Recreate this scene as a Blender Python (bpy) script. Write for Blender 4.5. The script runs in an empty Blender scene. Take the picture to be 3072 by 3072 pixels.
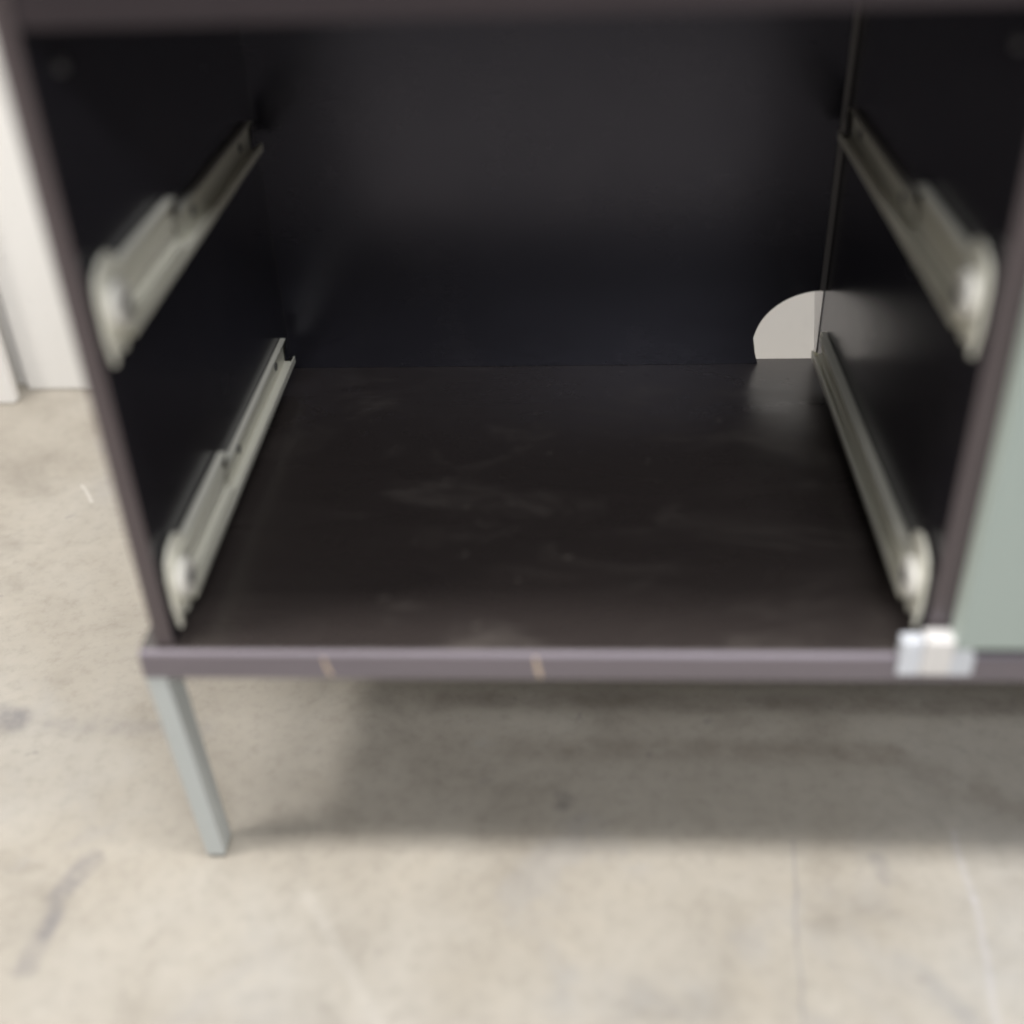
import bpy, bmesh, math, random
from mathutils import Vector, Matrix

random.seed(7)
scene = bpy.context.scene
col = scene.collection
R = math.radians

# ------------------------------------------------------------------ camera
FZ = 0.2376                      # height of the cabinet floor above the concrete
cam_data = bpy.data.cameras.new('camera')
cam = bpy.data.objects.new('camera', cam_data)
col.objects.link(cam)
rx = Vector((0.99854, 0.04259, -0.03316))
fw = Vector((-0.05393, 0.82281, -0.56575))
fw.normalize()
rx = (rx - fw * rx.dot(fw)).normalized()
up = rx.cross(fw)
cam.matrix_world = Matrix((
    (rx.x, up.x, -fw.x, 0.3053),
    (rx.y, up.y, -fw.y, -0.6648),
    (rx.z, up.z, -fw.z, 0.5803 + FZ),
    (0, 0, 0, 1)))
cam_data.sensor_fit = 'HORIZONTAL'
cam_data.sensor_width = 36.0
cam_data.lens = 36.0 * 3508.5 / 3072.0
cam_data.clip_start = 0.02
cam_data.clip_end = 100
cam_data.dof.use_dof = True
cam_data.dof.focus_distance = 1.29       # focus fell on the far lower corner of the bay
cam_data.dof.aperture_fstop = 1.35
scene.camera = cam

# ------------------------------------------------------------------ world, lamps, exposure
w = bpy.data.worlds.new('World')
scene.world = w
w.use_nodes = True
bg = w.node_tree.nodes['Background']
bg.inputs['Color'].default_value = (1.0, 0.975, 0.94, 1)
bg.inputs['Strength'].default_value = 0.24


def area(name, loc, target, sx, sy, power, color):
    l = bpy.data.lights.new(name, 'AREA')
    l.shape = 'RECTANGLE'
    l.size, l.size_y = sx, sy
    l.energy = power
    l.color = color
    o = bpy.data.objects.new(name, l)
    col.objects.link(o)
    o.location = loc
    d = Vector(target) - Vector(loc)
    o.rotation_euler = d.to_track_quat('-Z', 'Y').to_euler()
    return o


area('ceiling_lamp_side', (-1.35, -0.32, 2.75), (0.0, 0.2, 0), 0.5, 0.4, 34, (1.0, 0.955, 0.90))
area('ceiling_lamp_overhead', (0.45, -0.25, 2.9), (0.45, -0.1, 0), 2.6, 0.34, 68, (1.0, 0.965, 0.92))
area('ceiling_lamp_front', (0.9, -2.3, 2.7), (0.4, 0.3, 0.2), 1.4, 0.5, 50, (0.98, 0.985, 1.0))

vs = scene.view_settings
scene.display_settings.display_device = 'sRGB'
vs.view_transform = 'Standard'
vs.look = 'None'
vs.gamma = 1
vs.exposure = 0.1
vs.use_curve_mapping = False


# ------------------------------------------------------------------ node helper
class N:
    def __init__(self, name):
        self.m = bpy.data.materials.new(name)
        self.m.use_nodes = True
        self.t = self.m.node_tree
        self.b = self.t.nodes['Principled BSDF']

    def n(self, typ, **kw):
        nd = self.t.nodes.new(typ)
        for k, v in kw.items():
            setattr(nd, k, v)
        return nd

    def l(self, a, b):
        self.t.links.new(a, b)

    def val(self, sock, v):
        if hasattr(v, 'is_linked') or isinstance(v, bpy.types.NodeSocket):
            self.l(v, sock)
        else:
            sock.default_value = v

    def math(self, op, a, b=0.0, c=None, clamp=False):
        nd = self.n('ShaderNodeMath', operation=op)
        nd.use_clamp = clamp
        self.val(nd.inputs[0], a)
        self.val(nd.inputs[1], b)
        if c is not None:
            self.val(nd.inputs[2], c)
        return nd.outputs[0]

    def noise(self, vec, scale, detail=4, rough=0.55, dist=0.0):
        nd = self.n('ShaderNodeTexNoise')
        self.l(vec, nd.inputs['Vector'])
        nd.inputs['Scale'].default_value = scale
        nd.inputs['Detail'].default_value = detail
        nd.inputs['Roughness'].default_value = rough
        nd.inputs['Distortion'].default_value = dist
        return nd.outputs[0]

    def ramp(self, fac, stops):
        nd = self.n('ShaderNodeValToRGB')
        self.l(fac, nd.inputs[0])
        e = nd.color_ramp.elements
        e[0].position, e[0].color = stops[0][0], (*stops[0][1], 1)
        e[1].position, e[1].color = stops[-1][0], (*stops[-1][1], 1)
        for p, c in stops[1:-1]:
            x = e.new(p)
            x.color = (*c, 1)
        return nd.outputs[0]

    def mapr(self, v, a, b, c, d, smooth=True):
        nd = self.n('ShaderNodeMapRange')
        if smooth:
            nd.interpolation_type = 'SMOOTHSTEP'
        self.l(v, nd.inputs[0])
        for i, x in enumerate((a, b, c, d)):
            nd.inputs[i + 1].default_value = x
        return nd.outputs[0]

    def mix(self, fac, a, b, mode='MIX'):
        nd = self.n('ShaderNodeMix', data_type='RGBA', blend_type=mode)
        self.val(nd.inputs[0], fac)
        for s, v in ((nd.inputs[6], a), (nd.inputs[7], b)):
            if isinstance(v, tuple):
                s.default_value = (*v, 1)
            else:
                self.l(v, s)
        return nd.outputs[2]

    def obj(self):
        return self.n('ShaderNodeTexCoord').outputs['Object']

    def mapping(self, vec, scale):
        nd = self.n('ShaderNodeMapping')
        self.l(vec, nd.inputs[0])
        nd.inputs['Scale'].default_value = scale
        return nd.outputs[0]

    def bump(self, h, strength, dist=0.001):
        nd = self.n('ShaderNodeBump')
        nd.inputs['Strength'].default_value = strength
        nd.inputs['Distance'].default_value = dist
        self.l(h, nd.inputs['Height'])
        self.l(nd.outputs[0], self.b.inputs['Normal'])


def mat_laminate(name, c1, c2, rough, spec, grain=(1.5, 1.5, 40)):
    a = N(name)
    o = a.obj()
    g = a.noise(a.mapping(o, grain), 6, 5, 0.6, 0.4)
    base = a.mix(g, c1, c2)
    dust = a.noise(o, 9, 5, 0.65)
    d = a.mapr(dust, 0.48, 0.80, 0.0, 0.07)
    base = a.mix(d, base, (0.16, 0.145, 0.135))
    a.l(base, a.b.inputs['Base Color'])
    s = a.noise(o, 14, 3)
    a.l(a.mapr(s, 0.3, 0.75, rough - 0.01, rough + 0.02), a.b.inputs['Roughness'])
    a.b.inputs['Specular IOR Level'].default_value = spec
    a.b.inputs['Specular Tint'].default_value = (0.80, 0.80, 1.0, 1)
    a.b.inputs['IOR'].default_value = 1.55
    a.bump(g, 0.02, 0.0004)
    return a.m


M = {}
M['laminate'] = mat_laminate('espresso_laminate', (0.014, 0.0135, 0.0175), (0.022, 0.0205, 0.0255), 0.255, 0.72)
M['edge'] = mat_laminate('espresso_edge_band', (0.085, 0.067, 0.066), (0.115, 0.093, 0.092), 0.34, 0.6, (30, 30, 3))
M['base_board'] = mat_laminate('sheen_espresso_board', (0.150, 0.128, 0.140), (0.205, 0.180, 0.198), 0.30, 0.9, (1.5, 30, 30))  # lightened espresso: the sheen on the front edge is put into the colour
M['rail_front'] = mat_laminate('espresso_rail', (0.040, 0.031, 0.032), (0.055, 0.043, 0.044), 0.36, 0.5, (3, 30, 30))


def mat_bottom():
    a = N('dusty_espresso_board')
    o = a.obj()
    g = a.noise(a.mapping(o, (1.5, 30, 30)), 6, 5, 0.6, 0.4)
    base = a.mix(g, (0.034, 0.028, 0.027), (0.050, 0.041, 0.039))
    d1 = a.noise(a.mapping(o, (1.0, 2.2, 1)), 7, 6, 0.68, 0.9)
    base = a.mix(a.mapr(d1, 0.50, 0.74, 0.0, 0.32), base, (0.17, 0.15, 0.135))
    d2 = a.noise(o, 55, 3, 0.5)
    base = a.mix(a.mapr(d2, 0.69, 0.76, 0.0, 0.35), base, (0.24, 0.215, 0.19))
    a.l(base, a.b.inputs['Base Color'])
    a.l(a.mapr(d1, 0.40, 0.75, 0.27, 0.42), a.b.inputs['Roughness'])
    a.b.inputs['Specular IOR Level'].default_value = 0.85
    a.b.inputs['IOR'].default_value = 1.55
    a.bump(g, 0.02, 0.0004)
    return a.m


M['bottom'] = mat_bottom()


def mat_paint(name, c1, c2, rough, metallic=0.0, bump=0.05, bscale=120, spec=0.5):
    a = N(name)
    o = a.obj()
    n1 = a.noise(o, 5, 4, 0.6)
    n2 = a.noise(o, 60, 3)
    base = a.mix(n1, c1, c2)
    base = a.mix(a.mapr(n2, 0.55, 0.8, 0, 0.12), base, tuple(x * 0.6 for x in c1))
    a.l(base, a.b.inputs['Base Color'])
    a.l(a.mapr(n1, 0.3, 0.7, rough - 0.05, rough + 0.07), a.b.inputs['Roughness'])
    a.b.inputs['Metallic'].default_value = metallic
    a.b.inputs['Specular IOR Level'].default_value = spec
    a.bump(a.noise(o, bscale, 2), bump, 0.0008)
    return a.m


M['mint'] = mat_paint('sage_paint', (0.385, 0.458, 0.432), (0.43, 0.50, 0.477), 0.38, 0, 0.04, 200)
M['mint_lit_edge'] = mat_paint('lit_sage_edge', (0.56, 0.65, 0.60), (0.62, 0.70, 0.655), 0.35, 0, 0.03, 200)  # lighter copy of the sage paint, painting the lamplit side edge
M['leg'] = mat_paint('sage_leg_paint', (0.54, 0.58, 0.58), (0.60, 0.64, 0.645), 0.36, 0, 0.04, 160)
M['runner'] = mat_paint('cream_powder_coat', (0.83, 0.82, 0.72), (0.88, 0.87, 0.78), 0.38, 0, 0.05, 300)
M['roller'] = mat_paint('white_nylon', (0.78, 0.77, 0.72), (0.84, 0.83, 0.79), 0.35, 0, 0.02, 200)
M['clip'] = mat_paint('white_plastic', (0.72, 0.76, 0.84), (0.79, 0.83, 0.90), 0.32, 0, 0.02, 150)
M['clip_block'] = mat_paint('cream_plastic', (0.76, 0.75, 0.75), (0.82, 0.81, 0.81), 0.35, 0, 0.02, 150)
M['wall'] = mat_paint('white_wall_paint', (0.83, 0.82, 0.80), (0.88, 0.87, 0.855), 0.5, 0, 0.05, 70)
M['chip'] = mat_paint('raw_particle_board', (0.58, 0.45, 0.33), (0.70, 0.57, 0.44), 0.8, 0, 0.3, 600)
M['steel'] = mat_paint('dull_zinc', (0.22, 0.215, 0.23), (0.28, 0.275, 0.285), 0.45, 0.8, 0.02, 300)
M['bead'] = mat_paint('brown_grey_corner_bead', (0.17, 0.16, 0.165), (0.22, 0.21, 0.21), 0.4)
M['rubber'] = mat_paint('grey_glide', (0.25, 0.25, 0.24), (0.32, 0.32, 0.31), 0.6)


def mat_floor():
    a = N('worn_concrete')
    o = a.obj()
    big = a.noise(o, 2.2, 5, 0.6, 0.3)
    mid = a.noise(o, 9, 6, 0.62, 0.5)
    fine = a.noise(o, 70, 5, 0.7)
    base = a.ramp(big, [(0.30, (0.345, 0.315, 0.272)), (0.47, (0.415, 0.385, 0.336)), (0.62, (0.445, 0.422, 0.382)), (0.8, (0.42, 0.412, 0.398))])
    m2 = a.ramp(mid, [(0.25, (0.70, 0.69, 0.68)), (0.45, (0.93, 0.925, 0.92)), (0.60, (1.0, 1.0, 1.0)), (0.8, (1.05, 1.04, 1.02))])
    base = a.mix(1.0, base, m2, 'MULTIPLY')
    f2 = a.ramp(fine, [(0.25, (0.80, 0.79, 0.78)), (0.5, (1, 1, 1)), (0.75, (1.06, 1.05, 1.04))])
    base = a.mix(0.8, base, f2, 'MULTIPLY')
    # grey worn patches
    pt = a.noise(o, 5.5, 4, 0.6, 0.8)
    base = a.mix(a.mapr(pt, 0.58, 0.70, 0, 0.35), base, (0.36, 0.35, 0.345))
    # pits
    pits = a.noise(o, 38, 2, 0.5)
    base = a.mix(a.mapr(pits, 0.70, 0.78, 0, 0.5), base, (0.27, 0.25, 0.235))
    # scuffs, cracks, stains and brown bands on the slab: soft segments
    sep = a.n('ShaderNodeSeparateXYZ')
    wob = a.n('ShaderNodeTexNoise')
    a.l(o, wob.inputs['Vector'])
    wob.inputs['Scale'].default_value = 18
    wob.inputs['Detail'].default_value = 3
    off = a.n('ShaderNodeVectorMath', operation='MULTIPLY_ADD')
    a.l(wob.outputs['Color'], off.inputs[0])
    off.inputs[1].default_value = (0.010, 0.010, 0)
    off.inputs[2].default_value = (-0.005, -0.005, 0)
    ad = a.n('ShaderNodeVectorMath', operation='ADD')
    a.l(o, ad.inputs[0])
    a.l(off.outputs[0], ad.inputs[1])
    a.l(ad.outputs[0], sep.inputs[0])
    X, Y = sep.outputs[0], sep.outputs[1]
    brk = a.noise(o, 33, 3, 0.6)

    def seg(ax, ay, bx, by, wd, col_, amt, breakup=0.0):
        nonlocal base
        dx, dy = bx - ax, by - ay
        L2 = dx * dx + dy * dy + 1e-12
        t = a.math('ADD', a.math('MULTIPLY', a.math('SUBTRACT', X, ax), dx / L2), a.math('MULTIPLY', a.math('SUBTRACT', Y, ay), dy / L2), clamp=True)
        ex = a.math('SUBTRACT', X, a.math('MULTIPLY_ADD', t, dx, ax))
        ey = a.math('SUBTRACT', Y, a.math('MULTIPLY_ADD', t, dy, ay))
        d = a.math('SQRT', a.math('ADD', a.math('MULTIPLY', ex, ex), a.math('MULTIPLY', ey, ey)))
        m = a.mapr(d, wd * 0.15, wd, amt, 0.0)
        if breakup:
            m = a.math('MULTIPLY', m, a.mapr(brk, 0.5 - breakup, 0.5 + breakup, 0.1, 1.0))
        base = a.mix(m, base, col_)

    dk = (0.17, 0.165, 0.18)
    seg(-0.120, -0.012, -0.134, -0.050, 0.016, dk, 0.8, 0.25)
    seg(-0.132, -0.066, -0.135, -0.120, 0.014, dk, 0.85, 0.25)
    seg(-0.275, 0.168, -0.255, 0.162, 0.026, dk, 0.8, 0.3)
    seg(-0.25, 0.155, -0.06, 0.150, 0.020, (0.23, 0.22, 0.22), 0.45, 0.3)
    seg(0.292, 0.071, 0.294, 0.058, 0.013, (0.10, 0.095, 0.10), 0.55, 0.2)
    seg(0.494, 0.02, 0.468, -0.20, 0.0020, (0.20, 0.20, 0.22), 0.40)
    seg(0.633, 0.03, 0.631, -0.04, 0.005, (0.60, 0.60, 0.66), 0.2)
    seg(0.631, -0.04, 0.617, -0.17, 0.0045, (0.56, 0.56, 0.63), 0.25)
    seg(0.080, -0.045, 0.158, -0.165, 0.009, (0.60, 0.58, 0.545), 0.18)
    seg(0.560, 0.0, 0.566, -0.02, 0.012, (0.24, 0.23, 0.23), 0.5, 0.2)
    seg(0.560, -0.095, 0.60, -0.15, 0.016, (0.27, 0.27, 0.28), 0.5, 0.25)
    seg(0.30, -0.13, 0.40, -0.14, 0.04, (0.34, 0.34, 0.345), 0.4, 0.25)
    seg(0.17, 0.192, 0.80, 0.186, 0.020, (0.17, 0.145, 0.12), 0.62, 0.35)  # brown bands across the slab under the dresser
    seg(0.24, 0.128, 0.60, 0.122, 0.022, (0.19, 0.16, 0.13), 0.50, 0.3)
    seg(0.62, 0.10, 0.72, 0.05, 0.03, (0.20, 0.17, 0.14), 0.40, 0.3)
    seg(-0.338, 0.590, -0.312, 0.552, 0.004, (0.66, 0.64, 0.60), 0.5)
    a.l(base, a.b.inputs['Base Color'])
    a.l(a.mapr(mid, 0.3, 0.7, 0.42, 0.60), a.b.inputs['Roughness'])
    a.b.inputs['Specular IOR Level'].default_value = 0.4
    h = a.math('ADD', a.math('MULTIPLY', fine, 0.6), a.math('MULTIPLY', mid, 0.8))
    a.bump(h, 0.06, 0.0012)
    return a.m


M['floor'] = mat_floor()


# ------------------------------------------------------------------ mesh helpers
def link(name, me, mat, parent=None, loc=(0, 0, 0)):
    o = bpy.data.objects.new(name, me)
    col.objects.link(o)
    if mat is not None and not me.materials:
        me.materials.append(mat)
    if parent is not None:
        o.parent = parent
    o.location = loc
    return o


def finish(bm, name, bevel=0.0, seg=2, smooth=False):
    bmesh.ops.recalc_face_normals(bm, faces=bm.faces)
    if bevel:
        es = [e for e in bm.edges if len(e.link_faces) == 2 and e.calc_face_angle(0) > 0.5]
        bmesh.ops.bevel(bm, geom=es, offset=bevel, segments=seg, profile=0.5, affect='EDGES', clamp_overlap=True)
    me = bpy.data.meshes.new(name)
    bm.to_mesh(me)
    bm.free()
    if smooth:
        for p in me.polygons:
            p.use_smooth = True
    return me


def box_bm(bm, x0, x1, y0, y1, z0, z1):
    v = [bm.verts.new(p) for p in ((x0, y0, z0), (x1, y0, z0), (x1, y1, z0), (x0, y1, z0), (x0, y0, z1), (x1, y0, z1), (x1, y1, z1), (x0, y1, z1))]
    for f in ((0, 3, 2, 1), (4, 5, 6, 7), (0, 1, 5, 4), (1, 2, 6, 5), (2, 3, 7, 6), (3, 0, 4, 7)):
        bm.faces.new([v[i] for i in f])


def box(name, x0, x1, y0, y1, z0, z1, mat, parent=None, bevel=0.001, loc=(0, 0, 0), seg=2):
    bm = bmesh.new()
    box_bm(bm, x0, x1, y0, y1, z0, z1)
    return link(name, finish(bm, name, bevel, seg), mat, parent, loc)


def prism_bm(bm, pts, axis, a, b):
    """extrude 2D polygon pts along axis ('x','y') from a to b"""
    def P(u, v, k):
        return (k, u, v) if axis == 'x' else (u, k, v)
    A = [bm.verts.new(P(u, v, a)) for u, v in pts]
    B = [bm.verts.new(P(u, v, b)) for u, v in pts]
    n = len(pts)
    bm.faces.new(A)
    bm.faces.new(B[::-1])
    for i in range(n):
        bm.faces.new((A[i], A[(i + 1) % n], B[(i + 1) % n], B[i]))


def prism(name, pts, axis, a, b, mat, parent=None, bevel=0.0, loc=(0, 0, 0), seg=2):
    bm = bmesh.new()
    prism_bm(bm, pts, axis, a, b)
    return link(name, finish(bm, name, bevel, seg), mat, parent, loc)


# ------------------------------------------------------------------ setting: slab and wall
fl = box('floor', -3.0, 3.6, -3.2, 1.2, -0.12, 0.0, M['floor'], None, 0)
fl['kind'] = 'structure'
fl['label'] = 'pale worn concrete floor with grey scuffs'

WY = 0.850
wall = box('wall', -2.6, 3.2, WY + 0.022, WY + 0.12, 0.0, 2.3, M['wall'], None, 0)
wall['kind'] = 'structure'
wall['label'] = 'white panelled wall behind the dresser'
wd = 0.150
bm = bmesh.new()
box_bm(bm, 0.0006, wd - 0.0006, 0.0, 0.019, 0.0, 2.298)
board_mesh = finish(bm, 'board', 0.004, 3)
for k in range(38):
    x = -0.5135 + (k - 14) * wd
    link('board', board_mesh, M['wall'], wall, (x, WY + (-0.042 if k == 13 else random.uniform(-0.002, 0.001)), 0))

# ------------------------------------------------------------------ the dresser
W = 0.56          # clear width of a bay
T = 0.0142        # panel thickness
D = 0.4548        # front edge to back panel
H = 0.4445        # height of the opening
root = bpy.data.objects.new('dresser', None)
col.objects.link(root)
root.location = (0.575, 0.22, 0)
root['label'] = 'dark brown dresser missing its drawers, with sage legs and cream drawer runners'
root['category'] = 'dresser'
OFF = Vector((-0.575, -0.22, FZ))      # cabinet coordinates -> local


def part(o):
    o.location = Vector(o.location) + OFF
    return o


X2 = 2 * W + 0.0285          # inner face of the right outer side
TOPZ = H + 0.075
# base board, standing proud of the sides and front
bb = part(box('bottom_board', -0.0262, X2 + 0.0262, -0.0029, D + 0.012, -0.0245, 0.0, M['bottom'], root, 0.0004))
bm = bmesh.new()
er = 0.0045
pf = [(-0.0052, -0.02448), (-0.0085, -0.02448)] + [(-0.0085 + er - er * math.cos(R(90 * k / 6)), -0.0002 - er + er * math.sin(R(90 * k / 6))) for k in range(7)] + [(-0.0052 + 0.0022, -0.0002)]
pf = [(u, v) for u, v in pf]
pf[0] = (-0.0030, -0.02448)
prism_bm(bm, pf, 'x', -0.0261, X2 + 0.0261)
bmesh.ops.triangulate(bm, faces=[f for f in bm.faces if len(f.verts) > 4])
link('edge_band', finish(bm, 'edge_band'), M['base_board'], bb)


def panel(name, x0, x1, y0, y1, z0, z1, bevel=0.0009):
    """laminated panel with its own edge band on the front"""
    p = part(box(name, x0, x1, y0 + 0.001, y1, z0, z1, M['laminate'], root, 0.0004))
    e = box('edge_band', x0, x1, y0 - 0.0004, y0 + 0.00095, z0, z1, M['edge'], p, 0.0004)
    return p


panel('side_panel', -T, 0.0, 0.0, D + 0.012, 0.0003, TOPZ)
panel('side_panel', X2, X2 + T, 0.0, D + 0.012, 0.0003, TOPZ)
panel('divider', W, W + 0.0285, 0.0, D + 0.012, 0.0003, TOPZ)
for xa, xb in ((0.0003, W - 0.0003), (W + 0.0288, X2 - 0.0003)):
    p = part(box('top_rail', xa, xb, 0.0012, 0.018, H, TOPZ - 0.0003, M['rail_front'], root, 0.0008))
part(box('top_board', -0.0262, X2 + 0.0262, -0.026, D + 0.014, TOPZ, TOPZ + 0.022, M['base_board'], root, 0.0015))

# back panel with a rounded cable notch in its lower corner
arc = [(0.4985, 0.0), (0.4950, 0.012), (0.4918, 0.030)]
cxn, czn, ra, rb = 0.5590, 0.0245, 0.0672, 0.0580
for k in range(1, 14):
    t = math.radians(174 - (174 - 88) * k / 13)
    arc.append((cxn + ra * math.cos(t), czn + rb * math.sin(t)))
bm = bmesh.new()
cols = [(0.0003, 0.0003), (0.25, 0.0003), (0.4916, 0.0003)] + [(x, z) for x, z in arc[2:]] + [(W - 0.0003, arc[-1][1])]
zt = TOPZ - 0.0003
for yy in (D, D + 0.0035):
    lo = [bm.verts.new((x, yy, z)) for x, z in cols]
    hi = [bm.verts.new((x, yy, zt)) for x, z in cols]
    for k in range(len(cols) - 1):
        if cols[k + 1][0] - cols[k][0] > 1e-6:
            bm.faces.new((lo[k], lo[k + 1], hi[k + 1], hi[k]))
    # sliver left of the notch below its widest point
    if yy == D:
        loF = lo
    else:
        for k in range(len(cols) - 1):
            bm.faces.new((loF[k], loF[k + 1], lo[k + 1], lo[k]))
# strip beside the straight lower side of the notch
prism_bm(bm, [(0.4915, 0.0003), (0.4985, 0.0003), (0.4950, 0.012), (0.4918, 0.030), (0.4915, 0.030)], 'y', D + 0.00003, D + 0.00347)
part(link('back_panel', finish(bm, 'back_panel'), M['laminate'], root))
part(box('back_panel', W + 0.0288, X2 - 0.0003, D, D + 0.0035, 0.0003, TOPZ - 0.0003, M['laminate'], root, 0.0003))
# added pale wedge imitating the bright strip of light beside the notch
part(prism('bright_strip_wedge', [(0.4584, 0.0008), (0.4640, 0.0008), (0.5150, 0.088), (0.4584, 0.088)], 'x', W - 0.0010, W - 0.0004, M['clip_block'], root))
# bead along the back corner
part(box('corner_bead', W - 0.0060, W - 0.0004, D - 0.0045, D - 0.0003, 0.0835, H + 0.03, M['bead'], root, 0.0008))

# closed front on the neighbouring bay
fp = part(box('front_panel', W + 0.0178, X2 + T - 0.004, -0.0165, -0.0008, 0.0125, H + 0.066, M['mint'], root, 0.0016, seg=3))
box('edge_band', W + 0.0170, W + 0.01775, -0.0164, -0.0009, 0.0126, H + 0.0659, M['mint_lit_edge'], fp, 0.0003)  # thin added strip carrying the painted brightness of the lit side
fp['label'] = 'closed pale sage front panel'

# ------------------------------------------------------------------ legs
def make_leg(sx, sy, x, y):
    """slim tapered bar, foot drawn slightly inward; sx, sy point inward"""
    bm = bmesh.new()
    top, bot = FZ - 0.0249, 0.0035
    wt, dt = 0.0162, 0.030
    wb, db = 0.0160, 0.024
    lean = 0.0100
    vs_ = []
    for z, w_, d_, l_, ly in ((bot, wb, db, lean, 0.001), (top, wt, dt, 0, 0)):
        for a_, b_ in ((0, 0), (1, 0), (1, 1), (0, 1)):
            vs_.append(bm.verts.new((sx * (a_ * w_ + l_), sy * (b_ * d_ + ly), z)))
    for f in ((0, 3, 2, 1), (4, 5, 6, 7), (0, 1, 5, 4), (1, 2, 6, 5), (2, 3, 7, 6), (3, 0, 4, 7)):
        bm.faces.new([vs_[i] for i in f])
    lg = link('leg', finish(bm, 'leg', 0.0012, 3), M['leg'], root, (x - 0.575, y - 0.22, 0))
    bm = bmesh.new()
    c0 = sorted((sx * (lean + 0.0015), sx * (lean + wb - 0.0015)))
    c1 = sorted((sy * 0.003, sy * (db - 0.001)))
    box_bm(bm, c0[0], c0[1], c1[0], c1[1], 0.0, 0.0036)
    link('foot_glide', finish(bm, 'foot_glide', 0.0006), M['rubber'], lg)
    return lg


make_leg(1, 1, -0.0262, -0.0075)
make_leg(-1, 1, X2 + 0.0262, -0.0075)
make_leg(1, -1, -0.0262, D + 0.010)
make_leg(-1, -1, X2 + 0.0262, D + 0.010)


# ------------------------------------------------------------------ drawer runners
def disc_bm(bm, cx, cy, cz, r, x0, x1, n=28, hub=0.0):
    A, B = [], []
    prof = [(x0, r * 0.86), (x0 + (x1 - x0) * 0.18, r), (x0 + (x1 - x0) * 0.82, r), (x1, r * 0.86)]
    rings = []
    for x, rr in prof:
        rings.append([bm.verts.new((cx + x, cy + rr * math.cos(2 * math.pi * k / n), cz + rr * math.sin(2 * math.pi * k / n))) for k in range(n)])
    for a_, b_ in zip(rings, rings[1:]):
        for k in range(n):
            bm.faces.new((a_[k], a_[(k + 1) % n], b_[(k + 1) % n], b_[k]))
    bm.faces.new(rings[0])
    bm.faces.new(rings[-1][::-1])


def runner_meshes(s):
    """roller runner; s=+1 sits on a panel whose free side is +x"""
    def sx(pts):
        return [(s * u, v) for u, v in pts]
    out = {}
    # C-shaped rail: web on the panel, flange below with upturned lip, short return on top
    g = 0.0012
    prof = [(0.0006, 0.0), (0.0132, 0.0), (0.0132, 0.0070), (0.0120, 0.0070), (0.0120, g), (0.0018, g), (0.0018, 0.0265), (0.0062, 0.0265), (0.0062, 0.0277), (0.0006, 0.0277)]
    bm = bmesh.new()
    prism_bm(bm, sx(prof), 'y', 0.030, 0.424)
    bmesh.ops.triangulate(bm, faces=[f for f in bm.faces if len(f.verts) > 4])
    out['rail'] = finish(bm, 'rail', 0.0)
    # second, pulled-forward profile over the front third
    prof = [(0.0020, 0.0085), (0.0098, 0.0085), (0.0098, 0.0098), (0.0036, 0.0098), (0.0036, 0.0430), (0.0092, 0.0430), (0.0092, 0.0445), (0.0020, 0.0445)]
    bm = bmesh.new()
    prism_bm(bm, sx(prof), 'y', 0.012, 0.172)
    bmesh.ops.triangulate(bm, faces=[f for f in bm.faces if len(f.verts) > 4])
    out['inner_rail'] = finish(bm, 'inner_rail', 0.0)
    prof = [(0.0020, 0.0085), (0.0090, 0.0085), (0.0090, 0.0098), (0.0036, 0.0098), (0.0036, 0.0262), (0.0092, 0.0262), (0.0092, 0.0280), (0.0020, 0.0280)]
    bm = bmesh.new()
    prism_bm(bm, sx(prof), 'y', 0.012, 0.412)
    bmesh.ops.triangulate(bm, faces=[f for f in bm.faces if len(f.verts) > 4])
    out['long_rail'] = finish(bm, 'inner_rail', 0.0)
    # front bracket: rounded plate with two tongues hanging at the mouth
    pts = [(0.0065, -0.0105), (0.0105, -0.0095), (0.0125, 0.000), (0.0185, 0.001), (0.0215, -0.0075), (0.0285, -0.0090), (0.0335, -0.007),
           (0.0355, 0.004), (0.0425, 0.010), (0.0480, 0.028), (0.0475, 0.044), (0.0430, 0.053), (0.0340, 0.0575), (0.0220, 0.0565), (0.0100, 0.0500), (0.0045, 0.0360), (0.0035, 0.0100)]
    bm = bmesh.new()
    a_, b_ = sorted((s * 0.0040, s * 0.0070))
    prism_bm(bm, pts, 'x', a_, b_)
    out['front_bracket'] = finish(bm, 'front_bracket', 0.0008, 2)
    bm = bmesh.new()
    a_, b_ = sorted((s * 0.0072, s * 0.0152))
    disc_bm(bm, 0, 0.0230, 0.0260, 0.0155, a_, b_)
    out['roller'] = finish(bm, 'roller', 0.0, smooth=False)
    bm = bmesh.new()
    a_, b_ = sorted((s * 0.0154, s * 0.0170))
    disc_bm(bm, 0, 0.0230, 0.0260, 0.0048, a_, b_, 16)
    out['axle'] = finish(bm, 'axle')
    bm = bmesh.new()
    a_, b_ = sorted((s * 0.0019, s * 0.0034))
    disc_bm(bm, 0, 0.0, 0.0, 0.0042, a_, b_, 16)
    out['screw'] = finish(bm, 'screw')
    return out


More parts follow.
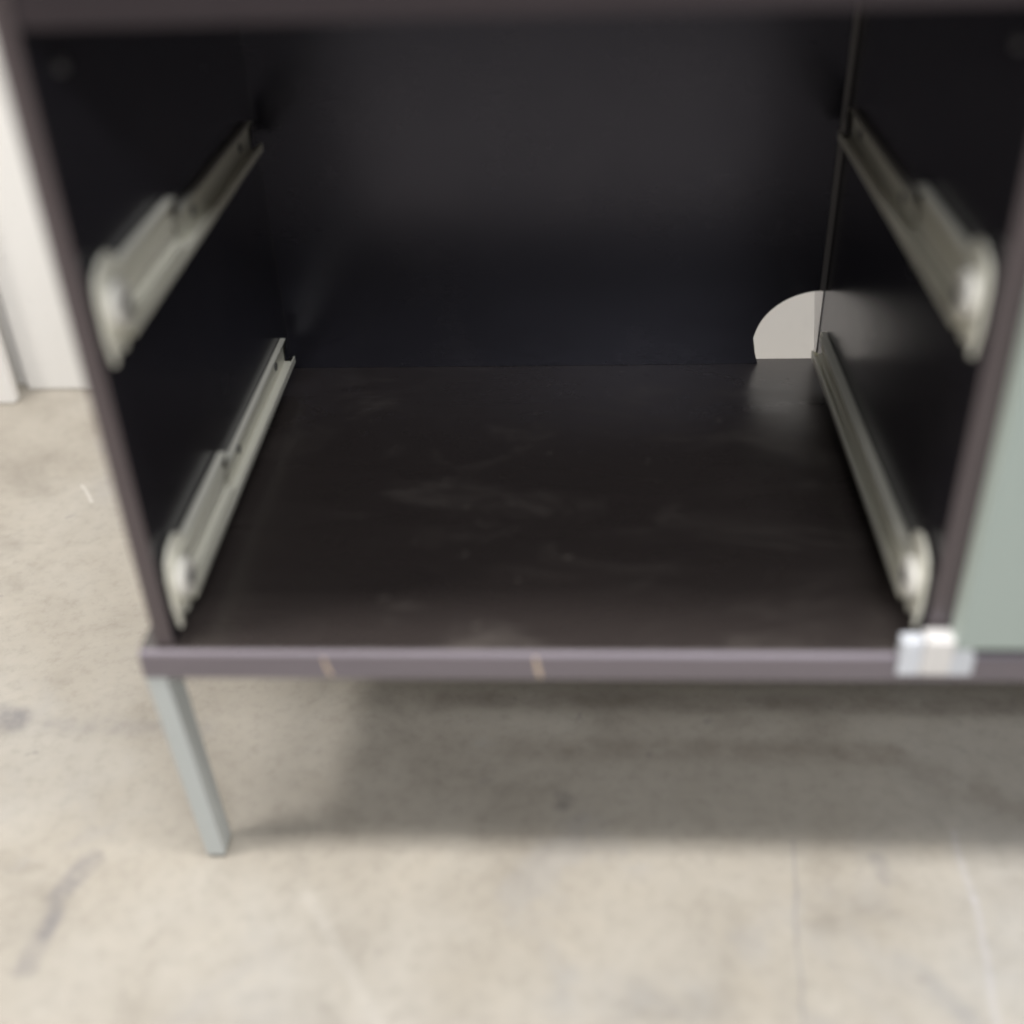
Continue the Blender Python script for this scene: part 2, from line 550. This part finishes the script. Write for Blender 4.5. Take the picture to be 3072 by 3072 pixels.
RM = {1: runner_meshes(1), -1: runner_meshes(-1)}
for z in (0.0235, 0.2455):
    for s, x in ((1, 0.0), (-1, W)):
        rn = part(link('drawer_runner', RM[s]['rail'], M['runner'], root, (x, 0, z)))
        link('inner_rail', RM[s]['long_rail' if (s < 0 and z < 0.1) else 'inner_rail'], M['runner'], rn)
        link('front_bracket', RM[s]['front_bracket'], M['runner'], rn)
        ro = link('roller', RM[s]['roller'], M['roller'], rn)
        link('axle', RM[s]['axle'], M['steel'], rn)
        for yy in (() if (s < 0 and z < 0.1) else (0.225, 0.385)):
            link('screw', RM[s]['screw'], M['steel'], rn, (0, yy, 0.015))

# small fixing bolts left high on the bay sides
for s, x in ((1, 0.0), (-1, W)):
    bm = bmesh.new()
    disc_bm(bm, 0, 0, 0, 0.0040, *sorted((s * 0.0002, s * 0.0045)), 18)
    part(link('fixing_bolt', finish(bm, 'fixing_bolt'), M['steel'], root, (x, 0.043, 0.415)))

# ------------------------------------------------------------------ plastic clip at the foot of the divider
clip = box('plastic_clip', 0.5410, 0.5950, -0.0125, -0.0087, -0.0155, 0.0040, M['clip'], root, 0.0012, seg=3)
part(clip)
clip['label'] = 'white plastic clip hooked over the bottom board below the divider'
box('tab', 0.5410, 0.5560, -0.0128, -0.0022, 0.0002, 0.0175, M['clip'], clip, 0.0014, seg=3)
box('tab', 0.5792, 0.5925, -0.0128, -0.0022, 0.0002, 0.0115, M['clip'], clip, 0.0014, seg=3)
box('block', 0.5562, 0.5768, -0.0185, -0.0024, -0.0105, 0.0225, M['clip_block'], clip, 0.0022, seg=3)

# chips where the edge of the bottom board shows raw wood
for x, w_, h_, tl in ((0.1157, 0.0034, 0.019, 0.3), (0.2756, 0.0042, 0.021, 0.2)):
    z0, z1 = -0.0128 - h_ / 2, -0.0128 + h_ / 2
    pts = [(x - w_ * .3, z1), (x + w_ * .25, z1 - .001), (x + w_ * .55 + tl * .002, (z0 + z1) / 2), (x + w_ * .6 + tl * .01, z0 + .002), (x + w_ * .1 + tl * .01, z0), (x - w_ * .2 + tl * .003, (z0 + z1) / 2 - .002)]
    part(prism('edge_chip', pts, 'y', -0.00905, -0.0080, M['chip'], root))
